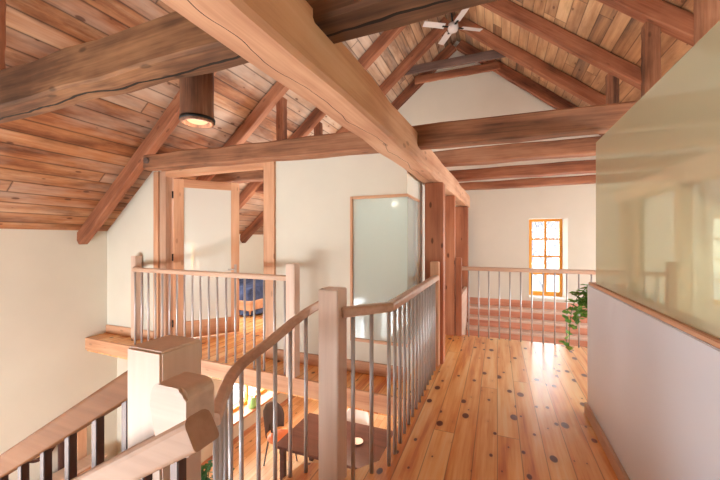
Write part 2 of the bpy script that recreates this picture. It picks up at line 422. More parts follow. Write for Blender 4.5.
# edge boards of the gallery floor and of the corridor floor
bd = timber('trim_2', (XL, 3.157, -.085), (-.73, 3.027, -.085), .025, .175, 'fir', 0, bev=.004, segs=1); bd['kind'] = 'structure'
# lower level walls below the bedroom
DX = -4.55
bm = bmesh.new()
add_box(bm, XL, DX, 3.6, 3.7, LOW, -.2)
add_box(bm, DX-.15, DX, 3.7, 4.7, LOW, -.2); add_box(bm, DX-.15, DX, 6.2, YF, LOW, -.2)
add_box(bm, DX-.15, DX, 4.7, 6.2, LOW, -1.85); add_box(bm, DX-.15, DX, 4.7, 6.2, -.7, -.2)
struct('wall_dining', bm, 'plaster')
bd = board('baseboard_dining', DX, DX+.02, 3.7, YF, LOW, LOW+.1, 'fir', None, 'y'); bd['kind'] = 'structure'

# ------------------------------------------------------------------ windows
def casement(n, x0, x1, label=None):
    x0, x1, xo = x0+.02, x1-.06, x1
    w = bpy.data.objects.new('window_%d' % n, None); C.objects.link(w); w.location = (x0, YF+.16, WZ0); w['kind'] = 'structure'
    fy0, fy1 = YF+.23, YF+.29; f = .05
    board('frame', x0, x0+f, fy0, fy1, WZ0+.03, WZ1, 'winwood', w, 'z'); board('frame', x1-f, x1, fy0, fy1, WZ0+.03, WZ1, 'winwood', w, 'z')
    board('frame', x0+f, x1-f, fy0, fy1, WZ1-f, WZ1, 'winwood', w, 'x'); board('frame', x0+f, x1-f, fy0, fy1, WZ0+.03, WZ0+.03+f*1.7, 'winwood', w, 'x')
    xm = (x0+x1)/2; za, zb = WZ0+.03+f*1.7, WZ1-f
    board('mullion', xm-.02, xm+.02, fy0+.01, fy1-.01, za, zb, 'winwood', w, 'z', .002)
    for k in range(1, 4):
        z = za+(zb-za)*k/4
        board('glazing_bar', x0+f, xm-.02, fy0+.015, fy1-.015, z-.017, z+.017, 'winwood', w, 'x', .002)
        board('glazing_bar', xm+.02, x1-f, fy0+.015, fy1-.015, z-.017, z+.017, 'winwood', w, 'x', .002)
    wobj('reveal', slab([(x1, YF+.23), (xo, YF+.002), (xo, YF+.29), (x1, YF+.29)], WZ0+.03, WZ1), 'linen', w)
    wobj('pane', box(x0+f, x1-f, YF+.258, YF+.262, za, zb), 'glass', w)
    wobj('window_sill', box(x0-.018, xo-.002, YF-.02, YF+.285, WZ0, WZ0+.03), 'linen', w)
casement(1, *W1); casement(2, *W2)
# interior corner window of the white room
w = bpy.data.objects.new('window_3', None); C.objects.link(w); w.location = (IW['x0'], PY, IW['z0']); w['kind'] = 'structure'
f = .03; a = IW
board('frame', a['x0'], a['x0']+f, PY-.012, PY+.1, a['z0'], a['z1'], 'fir', w, 'z')
board('frame', a['x0']+f, a['x1']+.012, PY-.012, PY+.06, a['z1']-f, a['z1'], 'fir', w, 'x'); board('frame', a['x0']+f, a['x1']+.012, PY-.012, PY+.06, a['z0'], a['z0']+f, 'fir', w, 'x')
board('frame', a['x1']-.06, a['x1']+.012, PY+.06, a['y1'], a['z1']-f, a['z1'], 'fir', w, 'y'); board('frame', a['x1']-.06, a['x1']+.012, PY+.06, a['y1'], a['z0'], a['z0']+f, 'fir', w, 'y')
board('frame', a['x1']-.06, a['x1']+.012, a['y1']-f, a['y1'], a['z0']+f, a['z1']-f, 'maple', w, 'z')
wobj('pane', box(a['x0']+f, a['x1'], PY+.01, PY+.018, a['z0']+f, a['z1']-f), 'frost', w)
wobj('pane', box(a['x1']-.008, a['x1'], PY+.02, a['y1']-f, a['z0']+f, a['z1']-f), 'frost', w)
# dining window on the lower level
w = bpy.data.objects.new('window_4', None); C.objects.link(w); w.location = (DX, 4.7, -1.85); w['kind'] = 'structure'
for y0, y1 in ((4.7, 4.75), (5.425, 5.475), (6.15, 6.2)): board('frame', DX-.13, DX-.07, y0, y1, -1.81, -.7, 'winwood', w, 'z')
for z0, z1 in ((-1.81, -1.75), (-.76, -.7)):
    board('frame', DX-.13, DX-.07, 4.75, 5.425, z0, z1, 'winwood', w, 'y'); board('frame', DX-.13, DX-.07, 5.475, 6.15, z0, z1, 'winwood', w, 'y')
wobj('pane', box(DX-.102, DX-.098, 4.75, 6.15, -1.75, -.76), 'glass', w)
board('window_sill', DX-.14, DX+.22, 4.5, 6.8, -1.85, -1.81, 'fir', w, 'y')

for n_, (xa, xb, h_) in enumerate([(XL-.14, XL-.08, h) for h in LH]+[(XE+.08, XE+.14, h) for h in RHo]):  # unseen side windows, added to brighten the rooms
    y0, y1, z0, z1 = h_; ym = (y0+y1)/2
    w = bpy.data.objects.new('window_%d' % (n_+5), None); C.objects.link(w); w.location = (xa, y0, z0); w['kind'] = 'structure'
    for a_, b_ in ((y0, y0+.05), (ym-.025, ym+.025), (y1-.05, y1)): board('frame', xa, xb, a_, b_, z0, z1, 'winwood', w, 'z')
    for a_, b_ in ((z0, z0+.05), (z1-.05, z1)):
        board('frame', xa, xb, y0+.05, ym-.025, a_, b_, 'winwood', w, 'y'); board('frame', xa, xb, ym+.025, y1-.05, a_, b_, 'winwood', w, 'y')
    wobj('pane', box((xa+xb)/2-.002, (xa+xb)/2+.002, y0+.05, y1-.05, z0+.05, z1-.05), 'glass', w)

for n_, (x0, x1, z0, z1) in enumerate(BH):  # unseen windows behind the camera, added for extra light
    xm = (x0+x1)/2
    w = bpy.data.objects.new('window_%d' % (n_+20), None); C.objects.link(w); w.location = (x0, YB-.1, z0); w['kind'] = 'structure'
    for a_, b_ in ((x0, x0+.05), (xm-.025, xm+.025), (x1-.05, x1)): board('frame', a_, b_, YB-.14, YB-.08, z0, z1, 'winwood', w, 'z')
    for a_, b_ in ((z0, z0+.05), (z1-.05, z1)):
        board('frame', x0+.05, xm-.025, YB-.14, YB-.08, a_, b_, 'winwood', w, 'x'); board('frame', xm+.025, x1-.05, YB-.14, YB-.08, a_, b_, 'winwood', w, 'x')
    wobj('pane', box(x0+.05, x1-.05, YB-.112, YB-.108, z0+.05, z1-.05), 'glass', w)
# ------------------------------------------------------------------ bedroom doorway
bd = None
casing = bpy.data.objects.new('trim_3', None); C.objects.link(casing); casing.location = (-4.5, PY, 0); casing['kind'] = 'structure'
HZ = H+.90
board('jamb', -4.59, -4.49, PY-.03, PY+.12, 0, HZ+.08, 'fir', casing, 'z'); board('jamb', -4.485, -4.36, PY-.012, PY+.12, 0, HZ+.08, 'maplerail', casing, 'z')
board('jamb', -2.66, -2.50, PY-.03, PY+.12, 0, HZ+.10, 'fir', casing, 'z'); board('head', -4.36, -2.66, PY-.02, PY+.12, HZ, HZ+.075, 'fir', casing, 'x')
door = bpy.data.objects.new('door_1', None); C.objects.link(door); door.location = (-4.33, PY+.09, 0); door.rotation_euler = (0, 0, math.radians(50)); door['kind'] = 'structure'
DW, DH = .90, HZ-.015
def dboard(name, x0, x1, z0, z1, ax, mat='fir'):
    bm = box(x0, x1, -.022, .022, z0, z1, .004); 
    c = Vector(((x0+x1)/2, 0, (z0+z1)/2))
    for v in bm.verts: v.co -= c
    if ax == 'z':
        for v in bm.verts: v.co = Vector((v.co.z, v.co.y, -v.co.x))
    o = obj(name, bm, mat, door); o.location = c
    if ax == 'z': o.rotation_euler = (0, -PI/2, 0)
    return o
dboard('stile', 0, .13, .02, DH, 'z'); dboard('stile', DW-.12, DW, .02, DH, 'z')
dboard('top_rail', .13, DW-.12, DH-.12, DH, 'x'); dboard('bottom_rail', .13, DW-.12, .02, .26, 'x')
obj('pane', box(.13, DW-.12, -.004, .004, .26, DH-.12), 'frostdoor', door)
hb = bmesh.new()
for s in (-1, 1):
    add_tube(hb, (DW-.06, s*.022, 1.0), (DW-.06, s*.055, 1.0), .011); add_tube(hb, (DW-.06, s*.055, 1.0), (DW-.17, s*.055, 1.0), .009)
    add_box(hb, DW-.08, DW-.04, s*.022-.003, s*.022+.003, .93, 1.07)
obj('handle', hb, 'steel', door)
for z in (.25, 1.2, 2.1):
    obj('hinge', tube((-.012, -.03, z-.05), (-.012, -.03, z+.05), .01), 'black', door)

# ------------------------------------------------------------------ roof timbers
hb = timber('main_beam', (-.835, -1.2, H+.805), (-.645, YF, H+.805), .22, .25, 'pale', .008, bev=.018, segs=26)
tag(hb, 'huge pale hewn beam running lengthwise overhead from the camera to the far wall', 'beam')
ties = [(1.265, .19, .87, .87, .23, -4.25, 2.85, 'tie', 'cracked hewn tie beam closest overhead, crossing above the pale beam, log lantern on its back'),
        (2.95, .16, .865, .75, .18, -4.02, 2.55, 'old', 'hewn tie beam above the bedroom doorway and white partition, round peg in its end'),
        (4.36, .20, .93, .93, .17, -4.4, 2.85, 'old', 'hewn tie beam one behind the beam over the white partition'),
        (5.52, .22, .93, .93, .15, -4.4, 2.85, 'rafter', 'third hewn tie beam from the window wall counting back, reddish underside'),
        (6.55, .20, .92, .92, .13, -4.4, 2.85, 'rafter', 'reddish wavy tie beam hanging just in front of the window wall')]
ties[3] = ties[3][:-1] + ('reddish tie beam second from the window wall, over the far railing',)
for y, w_, z0, z1, h_, xa, xb, mt, lab in ties:
    o = thing('tie_beam', lab, 'beam', (xa, y, H+z0), 0, 'tie beams across the attic')
    timber('timber', (xa, y, H+z0+h_/2), (xb, y, H+z1+h_/2), w_, h_, mt, .009, o, bev=.014, segs=22)
    if y == 2.95:
        wobj('peg', tube((xa+.07, y-w_/2-.03, H+z0+.1), (xa+.07, y+w_/2+.02, H+z0+.1), .035, n=14), 'grey', o)
RZ = ZR-.005
def rafter_pair(y, txt, mt='rafter'):
    d = .18
    for sgn, xe, side, pt in ((-1, XL+.02, 'on the rusty slope above the bedroom', PL), (1, XE-.05, 'on the tan slope above the glass', PT)):
        n = math.sqrt(1+pt*pt)
        top = Vector((XR+sgn*.005, y, ZR)); bot = Vector((xe, y, roof(xe)))
        dn = Vector((sgn*1/n, 0, -pt/n)); off = Vector((-sgn*pt/n, 0, -1/n))*(d/2+.012)
        o = timber('rafter', top+off+dn*(d*pt+.006), bot+off+(dn*.12 if sgn < 0 else Vector()), .12, d, mt, .006, bev=.01, segs=18)
        tag(o, 'reddish rafter %s, %s' % (txt, side), 'rafter', group='rafters of the attic roof')
RY = [(3.10, 'ending at the bedroom doorway tie beam'), (4.25, 'second beyond the bedroom doorway tie beam'), (5.4, 'third from the window wall'), (6.48, 'second from the window wall'), (7.36, 'against the far gable wall')]
for y, t in RY: rafter_pair(y, t)
for y, z, mt, lab in ((6.60, 3.27, 'grey', 'weathered grey collar board high under the ridge, just below the ceiling fan'), (7.24, 3.36, 'rafter', 'reddish collar beam against the gable wall, behind the grey collar board')):
    hw = (ZR-(H+z+.17))/PT-.03
    o = timber('collar_tie', (XR-hw, y, H+z+.08), (XR+hw, y, H+z+.08), .05, .16, mt, .004); tag(o, lab, 'collar beam', 'collar beams under the ridge')
for x, y, lab in ((-3.2, 1.2, 'dark upright strut in the top left corner, standing on the cracked tie beam'), (-3.05, 4.36, 'taller of two slim upright struts between the log lantern and the pale beam'),
                  (-3.05, 5.5, 'shorter of two slim upright struts, tucked close beside the pale beam'), (1.45, 3.3, 'dark upright strut in the top right corner, just above the glass screen edge'),
                  (1.45, 4.32, 'broad upright strut above the sloping edge of the glass, middle of three there'), (1.43, 5.5, 'small dark upright strut rising from the tie beam beyond the glass screen')):
    zt = roof(x)-.20
    zb = H+.93+(.17 if y != 3.3 else .18)
    if y == 1.2: zb, zt = H+1.10, roof(x)-.10
    if y == 5.5: zb = H+1.07
    if y == 3.3: zb = H+1.0
    o = timber('strut', (x, y, zb), (x, y, zt), .13, .12, 'rafter' if x < 0 else 'old', .004, roll_up=(0, 1, 0)); tag(o, lab, 'strut', 'upright struts between ties and rafters')

# fir posts under the big beam
def post(name, x0, x1, y0, y1, zb, zt, lab, mat='redfir'):
    o = board(name, x0, x1, y0, y1, zb, zt, mat, None, 'z', .008); tag(o, lab, 'post', 'fir posts under the pale beam'); return o
BZ = H+.676
post('fir_post', -.80, -.585, 4.03, 4.2, 0, BZ, 'knotty fir post carrying the pale beam, at the end of the corridor railing')
post('fir_post', -.74, -.60, 5.30, 5.42, 0, BZ, 'slimmer fir post carrying the pale beam beside the far railing')
post('fir_post', -.80, -.55, 7.1, 7.3, -.2, BZ, 'red fir post under the far end of the pale beam')

# log lantern
lc = Vector((-1.59, 1.455, 0)); zb, zt = H+.665, H+1.10
o = thing('log_lantern', 'hollow dark log lantern hanging on the back of the cracked tie beam', 'lamp', (lc.x, lc.y, zb))
bm = bmesh.new(); n = 28
prof = [(.072, 0), (.088, 0), (.09, .02), (.087, .1), (.089, .25), (.085, .40), (.087, zt-zb), (.05, zt-zb+.01)]
inner = [(.05, zt-zb-.01), (.072, zt-zb-.06), (.072, 0)]
add_lathe(bm, prof+inner, n, caps=False)
bmesh.ops.remove_doubles(bm, verts=bm.verts[:], dist=.0002)
for v in bm.verts:
    a = math.atan2(v.co.y, v.co.x); k = 1+.035*math.sin(5*a+1)+.02*math.sin(11*a)
    v.co.x *= k; v.co.y *= k
for v in bm.verts: v.co = Vector((v.co.z, v.co.y, -v.co.x))
s = obj('log_shade', bm, 'logm', o); s.rotation_euler = (0, -PI/2, 0)
bm = bmesh.new(); add_lathe(bm, [(.001, .004), (.045, .008), (.06, .02), (.055, .05), (.03, .11), (.02, .15)], 16)
obj('bulb', bm, 'bulb', o)
bm = lathe([(.024, .15), (.024, .22), (.076, .23), (.076, .25)], 16); obj('socket', bm, 'black', o)
bm = bmesh.new()
pr = [(.098+.004*(i % 2), 0) for i in range(2)]
add_lathe(bm, [(.09, .012), (.0945, .012), (.0945, .028), (.09, .028), (.09, .012)], 28, caps=False); obj('iron_band', bm, 'black', o)

# ceiling fan
fc = Vector((-.70, 5.95, H+3.62))
o = thing('ceiling_fan', 'pale ceiling fan hanging under the ridge above the grey collar board', 'fan', fc)
obj('downrod', tube((0, 0, .05), (-.08, 0, ZR-fc.z-.02), .014), 'black', o)
obj('motor', lathe([(.03, -.09), (.075, -.07), (.09, -.02), (.085, .04), (.03, .07)], 20), 'fan', o)
for k in range(4):
    a = k*PI/2+.55
    bm = bmesh.new(); add_box(bm, .15, .52, -.055, .055, -.004, .004)
    bmesh.ops.rotate(bm, verts=bm.verts[:], cent=(0, 0, 0), matrix=Matrix.Rotation(.2, 3, 'X'))
    bl = obj('blade', bm, 'fan', o); bl.rotation_euler = (0, 0, a)
    bm = box(.07, .19, -.018, .018, -.012, -.004); br = obj('bracket', bm, 'black', bl)

# ------------------------------------------------------------------ railings
me_cache = {}
def rod(parent, x, y, z0, z1, r=.0125, square=False, mat='steel'):
    key = (round(z1-z0, 3), r, square, mat)
    if key not in me_cache:
        if square: bm = box(-r, r, -r, r, 0, z1-z0, .002)
        else: bm = tube((0, 0, 0), (0, 0, z1-z0), r, n=12)
        b = obj('baluster', bm, mat, parent); me_cache[key] = b.data
    else:
        b = bpy.data.objects.new('baluster', me_cache[key]); C.objects.link(b); b.parent = parent
    b.location = Vector((x, y, z0))-world_of(parent); return b
def newel(parent, x, y, s, z0, z1, mat='maple', rot=0):
    bm = box(-s/2, s/2, -s/2, s/2, 0, z1-z0, .006)
    for v in bm.verts: v.co = Vector((v.co.z, v.co.y, -v.co.x))
    b = obj('newel_post', bm, mat, parent); b.rotation_euler = (0, -PI/2, 0); b.location = Vector((x, y, z0))-world_of(parent)
    return b
def along(pts, step, start, stop_short):
    out = []; tot = sum((Vector(b)-Vector(a)).length for a, b in zip(pts, pts[1:])); d = start
    while d < tot-stop_short:
        r = d
        for a, b in zip(pts, pts[1:]):
            a, b = Vector(a), Vector(b); L = (b-a).length
            if r <= L: out.append(a+(b-a)*(r/L)); break
            r -= L
        d += step
    return out
RH = 1.05
RP = rail_profile(.066, .058)
def smooth(pts, k=2):
    for _ in range(k):
        q = [pts[0]]
        for a, b in zip(pts, pts[1:]): q += [tuple(.75*u+.25*v for u, v in zip(a, b)), tuple(.25*u+.75*v for u, v in zip(a, b))]
        pts = q+[pts[-1]]
    return pts

# corridor railing with the stair-head guard
t = thing('corridor_railing', 'maple and steel railing along the corridor edge, from the square newel to the fir post', 'railing', (-.7, 3, 0), 0, 'maple railings with steel balusters')
pts = [(-.855, 1.83), (-.645, 2.10), (-.65, 3.95)]
wobj('handrail', sweep([(x, y, RH) for x, y in pts], RP), 'maplerail', t)
newel(t, -.92, 1.84, .13, 0, 1.16)
newel(t, -.67, 3.98, .095, 0, 1.20, 'fir')
for p in along(pts, .132, .075, .06): rod(t, p.x, p.y, 0, RH-.05)
t = thing('winding_rail', 'curved maple and steel rail winding down from the square newel over the stairwell', 'railing', (-.9, 1.2, 0), 0, 'maple railings with steel balusters')
g = smooth([(-.985, 1.875, 1.10), (-1.14, 1.85, 1.012), (-1.235, 1.66, .885), (-1.285, 1.565, .83), (-1.315, 1.49, .79), (-1.295, 1.405, .765), (-1.25, 1.325, .755), (-1.195, 1.24, .75), (-1.13, 1.15, .75), (-1.06, 1.05, .75)], 2)
wobj('handrail', sweep(g, rail_profile(.05, .05, .014)), 'maplerail', t)
for p in along(g, .118, .15, .02):
    q = p.copy(); lo = 0 if q.y > 1.76 else -.35
    rod(t, q.x, q.y, lo, round(q.z-.04, 2))
for k, (poly, z) in enumerate([([(-.725, 1.16), (-.725, .75), (-1.30, 1.30), (-1.36, 1.50), (-1.22, 1.74)], -.165), ([(-.725, .75), (-.725, .60), (-.96, .88), (-1.25, 1.2), (-1.27, 1.30)], -.33)]):
    wobj('tread', slab(poly, z-.04, z), 'treads', t)
# gallery railing
t = thing('gallery_railing', 'maple and steel railing on the ledge in front of the bedroom doorway', 'railing', (-3.3, 3.1, 0), 0, 'maple railings with steel balusters')
GY = 3.09
pts = [(-4.87, 3.36), (-4.67, 3.205), (-2.06, GY)]
wobj('handrail', sweep([(x, y, RH+.02) for x, y in pts], RP), 'maplerail', t)
newel(t, -2.02, GY, .11, 0, 1.20); newel(t, -4.88, 3.375, .10, 0, 1.22)
for p in along(pts[1:], .141, .012, .06): rod(t, p.x, p.y, 0, RH-.03)
# far railing at the stairwell
t = thing('stairwell_railing', 'maple and steel railing across the far end of the corridor, before the window', 'railing', (.7, 5.36, 0), 0, 'maple railings with steel balusters')
FY = 5.36
pts = [(-.50, FY), (1.98, FY)]
wobj('handrail', sweep([(x, y, RH) for x, y in pts], RP), 'maplerail', t)
newel(t, -.545, FY, .085, 0, 1.18, 'redfir'); newel(t, 2.0, FY, .09, 0, 1.18)
for p in along(pts, .142, .10, .04): rod(t, p.x, p.y, 0, RH-.05, .010)

# stair rails beside the big newel
SL = .59
t = thing('stair_newel', 'thick square maple newel post where both descending stair rails meet', 'newel post', (-.9, .71, LOW))
newel(t, -.9, .71, .138, LOW, 1.15)
t = thing('stair_rail', 'brown stair rail with dark bars descending behind the thick maple newel', 'stair rail', (-1.6, .72, 0), 0, 'rails of the descending stair')
AY = .72
def ra(x): return 1.10+SL*(x+.97)
PA = rail_profile(.06, .078, .014)
wobj('handrail', sweep([(-.972, AY, ra(-.972)), (-3.9, AY, ra(-3.9))], PA), 'darkrail', t)
x = -1.08
while x > -3.85:
    rod(t, x, AY, ra(x)-.95, ra(x)-.062, .013, True, 'bronze'); x -= .148
wobj('string', sweep([(-.972, AY, ra(-.972)-.90), (-3.9, AY, ra(-3.9)-.90)], rail_profile(.05, .26, .006)), 'fir', t)
t = thing('near_stair_rail', 'broad pale stair rail crossing in front of the thick maple newel, end turned into it', 'stair rail', (-1.2, .58, 0), 0, 'rails of the descending stair')
BY = .585
def rb(x): return 1.072+SL*(x+.61)
PB = rail_profile(.072, .075, .02)
wobj('handrail', sweep([(-.645, BY, rb(-.645)), (-3.9, BY, rb(-3.9))], PB), 'nearrail', t)
# the end turned up and back to the newel
P = [(-.645, .96), (-.645, 1.06)]
P += [(-.670+.025*math.cos(k*PI/12), 1.088+.025*math.sin(k*PI/12)) for k in range(7)]
P += [(-.735+.032*math.cos(PI/2+k*PI/12), 1.081+.032*math.sin(PI/2+k*PI/12)) for k in range(9)]
P += [(-.745, 1.02), (-.735, .93)]
bm = prism(P, BY-.026, .6405)
es = [e for e in bm.edges if abs(e.verts[0].co.y-e.verts[1].co.y) < 1e-4 and e.verts[0].co.y < BY]
bmesh.ops.bevel(bm, geom=es, offset=.007, segments=2, affect='EDGES')
wobj('rail_end', bm, 'maple', t)
x = -.70
while x > -3.85:
    rod(t, x, BY, rb(x)-.95, rb(x)-.06, .013, True, 'bronze'); x -= .116
wobj('string', sweep([(-.74, BY, rb(-.74)-.90), (-3.9, BY, rb(-3.9)-.90)], rail_profile(.05, .26, .006)), 'fir', t)
t = thing('stair_flight', 'fir stair flight descending beside the broad pale stair rail', 'stairs', (-1, .1, 0))
k = 1
while True:
    z = -k*.165
    if z < LOW+.1 or k > 13: break
    x1 = -.72-(k-1)*.28
    wobj('tread', box(x1-.30, x1, -.45, .55, z-.035, z, .005), 'treads', t); k += 1

# far stair coming up to the window landing
t = thing('far_stair', 'reddish wooden stair rising behind the far railing to the window landing', 'stairs', (.7, 6.5, LOW))
ZL = .11
wobj('landing', box(-.545, 2.04, 7.18, YF-.02, ZL-.04, ZL, .006), 'maple', t)  # pale maple on landing and treads stands in for light on their edges
for k in range(0, 6):
    y0 = 7.20-k*.25; zt_ = ZL-k*.155
    wobj('riser', box(-.53, 2.03, y0, y0+.02, zt_-.155, zt_-.04 if k else zt_-.041), 'treads', t)
    if k: wobj('tread', box(-.545, 2.04, y0-.02, y0+.25-.001, zt_-.04, zt_, .006), 'maple', t)
wobj('support', box(-.53, 2.03, 7.24, 7.40, LOW, ZL-.041), 'treads', t)
bd = board('baseboard_far', -.55, 2.04, YF-.022, YF, ZL, ZL+.14, 'treads', None, 'x'); bd['kind'] = 'structure'
bd = board('wall_stair', -.615, -.56, 5.46, 7.08, -1.2, .52, 'maple', None, 'y'); bd['kind'] = 'structure'

# ------------------------------------------------------------------ glass screen
o = obj('glass_screen', box(.724, .736, YB+.01, 3.20, 1.101, H+.772), 'screen')
tag(o, 'tall frameless glass screen standing on the white half wall', 'glass screen')

# ------------------------------------------------------------------ plants
def leaf_mesh(sz):
    bm = bmesh.new()
    P = [(0, 0, 0), (.25, .35, .04), (.45, .15, .05), (.7, .28, .02), (1, 0, -.1), (.7, -.28, .02), (.45, -.15, .05), (.25, -.35, .04)]
    v = [bm.verts.new(Vector(p)*sz) for p in P]; c = bm.verts.new(Vector((.5, 0, -.02))*sz)
    for i in range(8): bm.faces.new((v[i], v[(i+1) % 8], c))
    return bm
def add_leaf(bm, p, d, sz):
    L = leaf_mesh(sz); q = Vector(d).normalized().to_track_quat('X', 'Z').to_matrix()
    tw = Matrix.Rotation(random.uniform(-.7, .7), 3, 'X')
    mp = {}; L.verts.index_update()
    for v in L.verts: mp[v.index] = bm.verts.new(Vector(p)+q @ (tw @ v.co))
    for f in L.faces: bm.faces.new([mp[v.index] for v in f.verts])
    L.free()
ip = Vector((1.08, 3.80, 0))
t = thing('trailing_ivy', 'green trailing ivy in a pot on a stool behind the end of the half wall', 'plant', ip)
bm = bmesh.new(); add_lathe(bm, [(.14, .72), (.14, .75)], 18)
for k in range(3):
    a = k*2*PI/3+.5; add_tube(bm, (.09*math.cos(a), .09*math.sin(a), .73), (.14*math.cos(a), .14*math.sin(a), 0), .014)
obj('stool', bm, 'fir', t)
obj('pot', lathe([(.001, .752), (.075, .752), (.10, .92), (.108, .92), (.108, .95), (.09, .95), (.085, .90), (.001, .90)], 20), 'terracotta', t)
bm = bmesh.new(); lf = bmesh.new()
for k in range(64):
    a = random.uniform(1.2, 4.6) if k < 56 else random.uniform(0, 6.28)
    p = Vector((.05*math.cos(a),   .05*math.sin(a), .90)); L = random.uniform(.2, .75) if k < 7 else random.uniform(.08, .24)
    d = Vector((math.cos(a)*.5, math.sin(a)*.35, .9)); n_ = int(8+L*14); st = L/n_+.012
    for i in range(n_):
        q = p+d.normalized()*st; add_tube(bm, p, q, .003, n=5, caps=False)
        d += Vector((math.cos(a)*.02, math.sin(a)*.02, -.27)); 
        if d.z < -1.4: d = Vector((d.x*.6, d.y*.6, -1.4))
        p = q
        if p.z < .03: break
        if p.z < .76 and (p.x**2+p.y**2)**.5 < .14: d = Vector((math.cos(a)*.6, math.sin(a)*.6, d.z))
        if i % 2 == 0:
            for _ in range(2): add_leaf(lf, p, (random.uniform(-1, 1)+math.cos(a)*.5, random.uniform(-1, 1), random.uniform(-.6, .4)), random.uniform(.08, .13))
so = obj('stems', bm, 'leafd', t); so['kind'] = 'stuff'; f_ = obj('foliage', lf, 'leafm', t); f_['kind'] = 'stuff'
pp = Vector((-3.45, 3.35, LOW))
t = thing('potted_plant', 'bushy green potted plant on the lower floor, glimpsed between the stair balusters', 'plant', pp)
obj('pot', lathe([(.001, 0), (.14, 0), (.19, .30), (.2, .34), (.17, .34), (.16, .30), (.001, .30)], 20), 'terracotta', t)
bm = bmesh.new(); lf = bmesh.new()
for k in range(18):
    a = random.uniform(0, 6.28); p = Vector((.05*math.cos(a), .05*math.sin(a), .3)); d = Vector((math.cos(a)*.28, math.sin(a)*.28, 1))
    for i in range(random.randint(5, 9)):
        q = p+d.normalized()*.07; add_tube(bm, p, q, .005, n=5, caps=False); p = q; d += Vector(  (random.uniform(-.15, .15), random.uniform(-.15, .15), -.07))
        for _ in range(2): add_leaf(lf, p, (random.uniform(-1, 1), random.uniform(-1, 1), random.uniform(-.3, .6)), random.uniform(.09, .14))
so = obj('stems', bm, 'leafd', t); so['kind'] = 'stuff'; f_ = obj('foliage', lf, 'leafd', t); f_['kind'] = 'stuff'

# ------------------------------------------------------------------ bedroom
b = Vector((-4.95, 6.1, 0))
t = thing('bed', 'low bed with a blue bedspread seen through the bedroom doorway', 'bed', b)
obj('bed_frame', box(-.66, .70, -1.0, 1.0, .12, .30, .01), 'fir', t)
for sx in (-.6, .62):
    for sy in (-.93, .93): obj('leg', box(sx-.04, sx+.04, sy-.04, sy+.04, 0, .12), 'fir', t)
obj('mattress', box(-.62, .58, -.88, .97, .30, .48, .04), 'linen', t)
bm = bmesh.new(); nx, ny = 22, 30; vv = {}
for i in range(nx+1):
    for j in range(ny+1):
        x = -.66+1.38*i/nx; y = -1.02+1.7*j/ny; z = .53+.012*math.sin(9*x+4*y)+.012*math.sin(7*y-3*x)
        e = min((x+.66), (.72-x)); 
        if .72-x < .12: z -= (.12-(.72-x))*4.6
        if y+1.02 < .12: z -= (.12-(y+1.02))*4.6
        vv[i, j] = bm.verts.new((min(x, .715), max(y, -1.015), max(z, .04)))
for i in range(nx):
    for j in range(ny):
        f_ = bm.faces.new((vv[i, j], vv[i+1, j], vv[i+1, j+1], vv[i, j+1])); f_.smooth = True
r = bmesh.ops.solidify(bm, geom=bm.faces[:], thickness=.03)
obj('bedspread', bm, 'blue', t)
bm = box(-.28, .28, -.18, .18, -.07, .07, .06); p_ = obj('pillow', bm, 'linen', t); p_.location = (0, .82, .58)

# ------------------------------------------------------------------ dining corner below
t = thing('dining_table', 'long dark walnut dining table on the lower floor', 'table', (-2.3, 4.72, LOW))
obj('tabletop', box(-.78, .85, -.52, .52, .71, .75, .006), 'walnut', t)
for sx in (-.68, .75):
    for sy in (-.42, .42): obj('leg', box(sx-.035, sx+.035, sy-.035, sy+.035, 0, .71), 'walnut', t)
def chair(label, loc, rz, backm, seatm, legm):
    t = thing('dining_chair', label, 'chair', loc, rz, 'chairs at the dining table')
    bm = bmesh.new(); n_ = 16   # rounded seat
    add_lathe(bm, [(.001, .43), (.20, .43), (.225, .45), (.20, .47), (.001, .465)], 24); obj('seat', bm, seatm, t)
    bm = bmesh.new(); rows = 9; cols = 13; g_ = {}
    for j in range(rows+1):
        v = j/rows; z = .50+.46*v; half = 1.05*math.sqrt(max(0.0, 1-(max(0, v-.35)/.66)**2))
        for i in range(cols+1):
            a = (i/cols*2-1)*half; rr = .235+.05*v
            g_[j, i] = bm.verts.new((-rr*math.cos(a), rr*math.sin(a)*1.0, z))
    for j in range(rows):
        for i in range(cols):
            f_ = bm.faces.new((g_[j, i], g_[j, i+1], g_[j+1, i+1], g_[j+1, i])); f_.smooth = True
    bmesh.ops.remove_doubles(bm, verts=bm.verts[:], dist=.0005)
    bmesh.ops.solidify(bm, geom=bm.faces[:], thickness=.014)
    obj('backrest', bm, backm, t)
    obj('back_support', tube((-.19, 0, .45), (-.245, 0, .60), .02), legm, t)
    for sx in (-1, 1):
        for sy in (-1, 1): obj('leg', tube((sx*.14, sy*.14, .44), (sx*.20, sy*.19, 0), .014, .011), legm, t)
    return t
chair('dark grey round-backed dining chair with an orange seat at the table end', (-3.42, 4.86, LOW), -.15, 'charcoal', 'orange', 'charcoal')
chair('white round-backed dining chair on the far side of the walnut table', (-2.2, 5.14, LOW), -PI/2, 'whitepl', 'whitepl', 'fir')
t = thing('dish', 'small white dish lying on the walnut dining table', 'dish', (-1.95, 4.72, LOW+.75))
obj('bowl', lathe([(.001, .0), (.04, .0), (.085, .03), (.09, .032), (.082, .034), (.04, .008), (.001, .008)], 18), 'whitepl', t)
o = obj('jar', lathe([(.001, 0), (.065, 0), (.085, .06), (.085, .14), (.05, .19), (.05, .21), (.042, .21), (.042, .18), (.001, .16)], 20), 'green', None, (-4.42, 5.35, -1.81)); tag(o, 'round pale green jar on the dining window sill', 'jar')

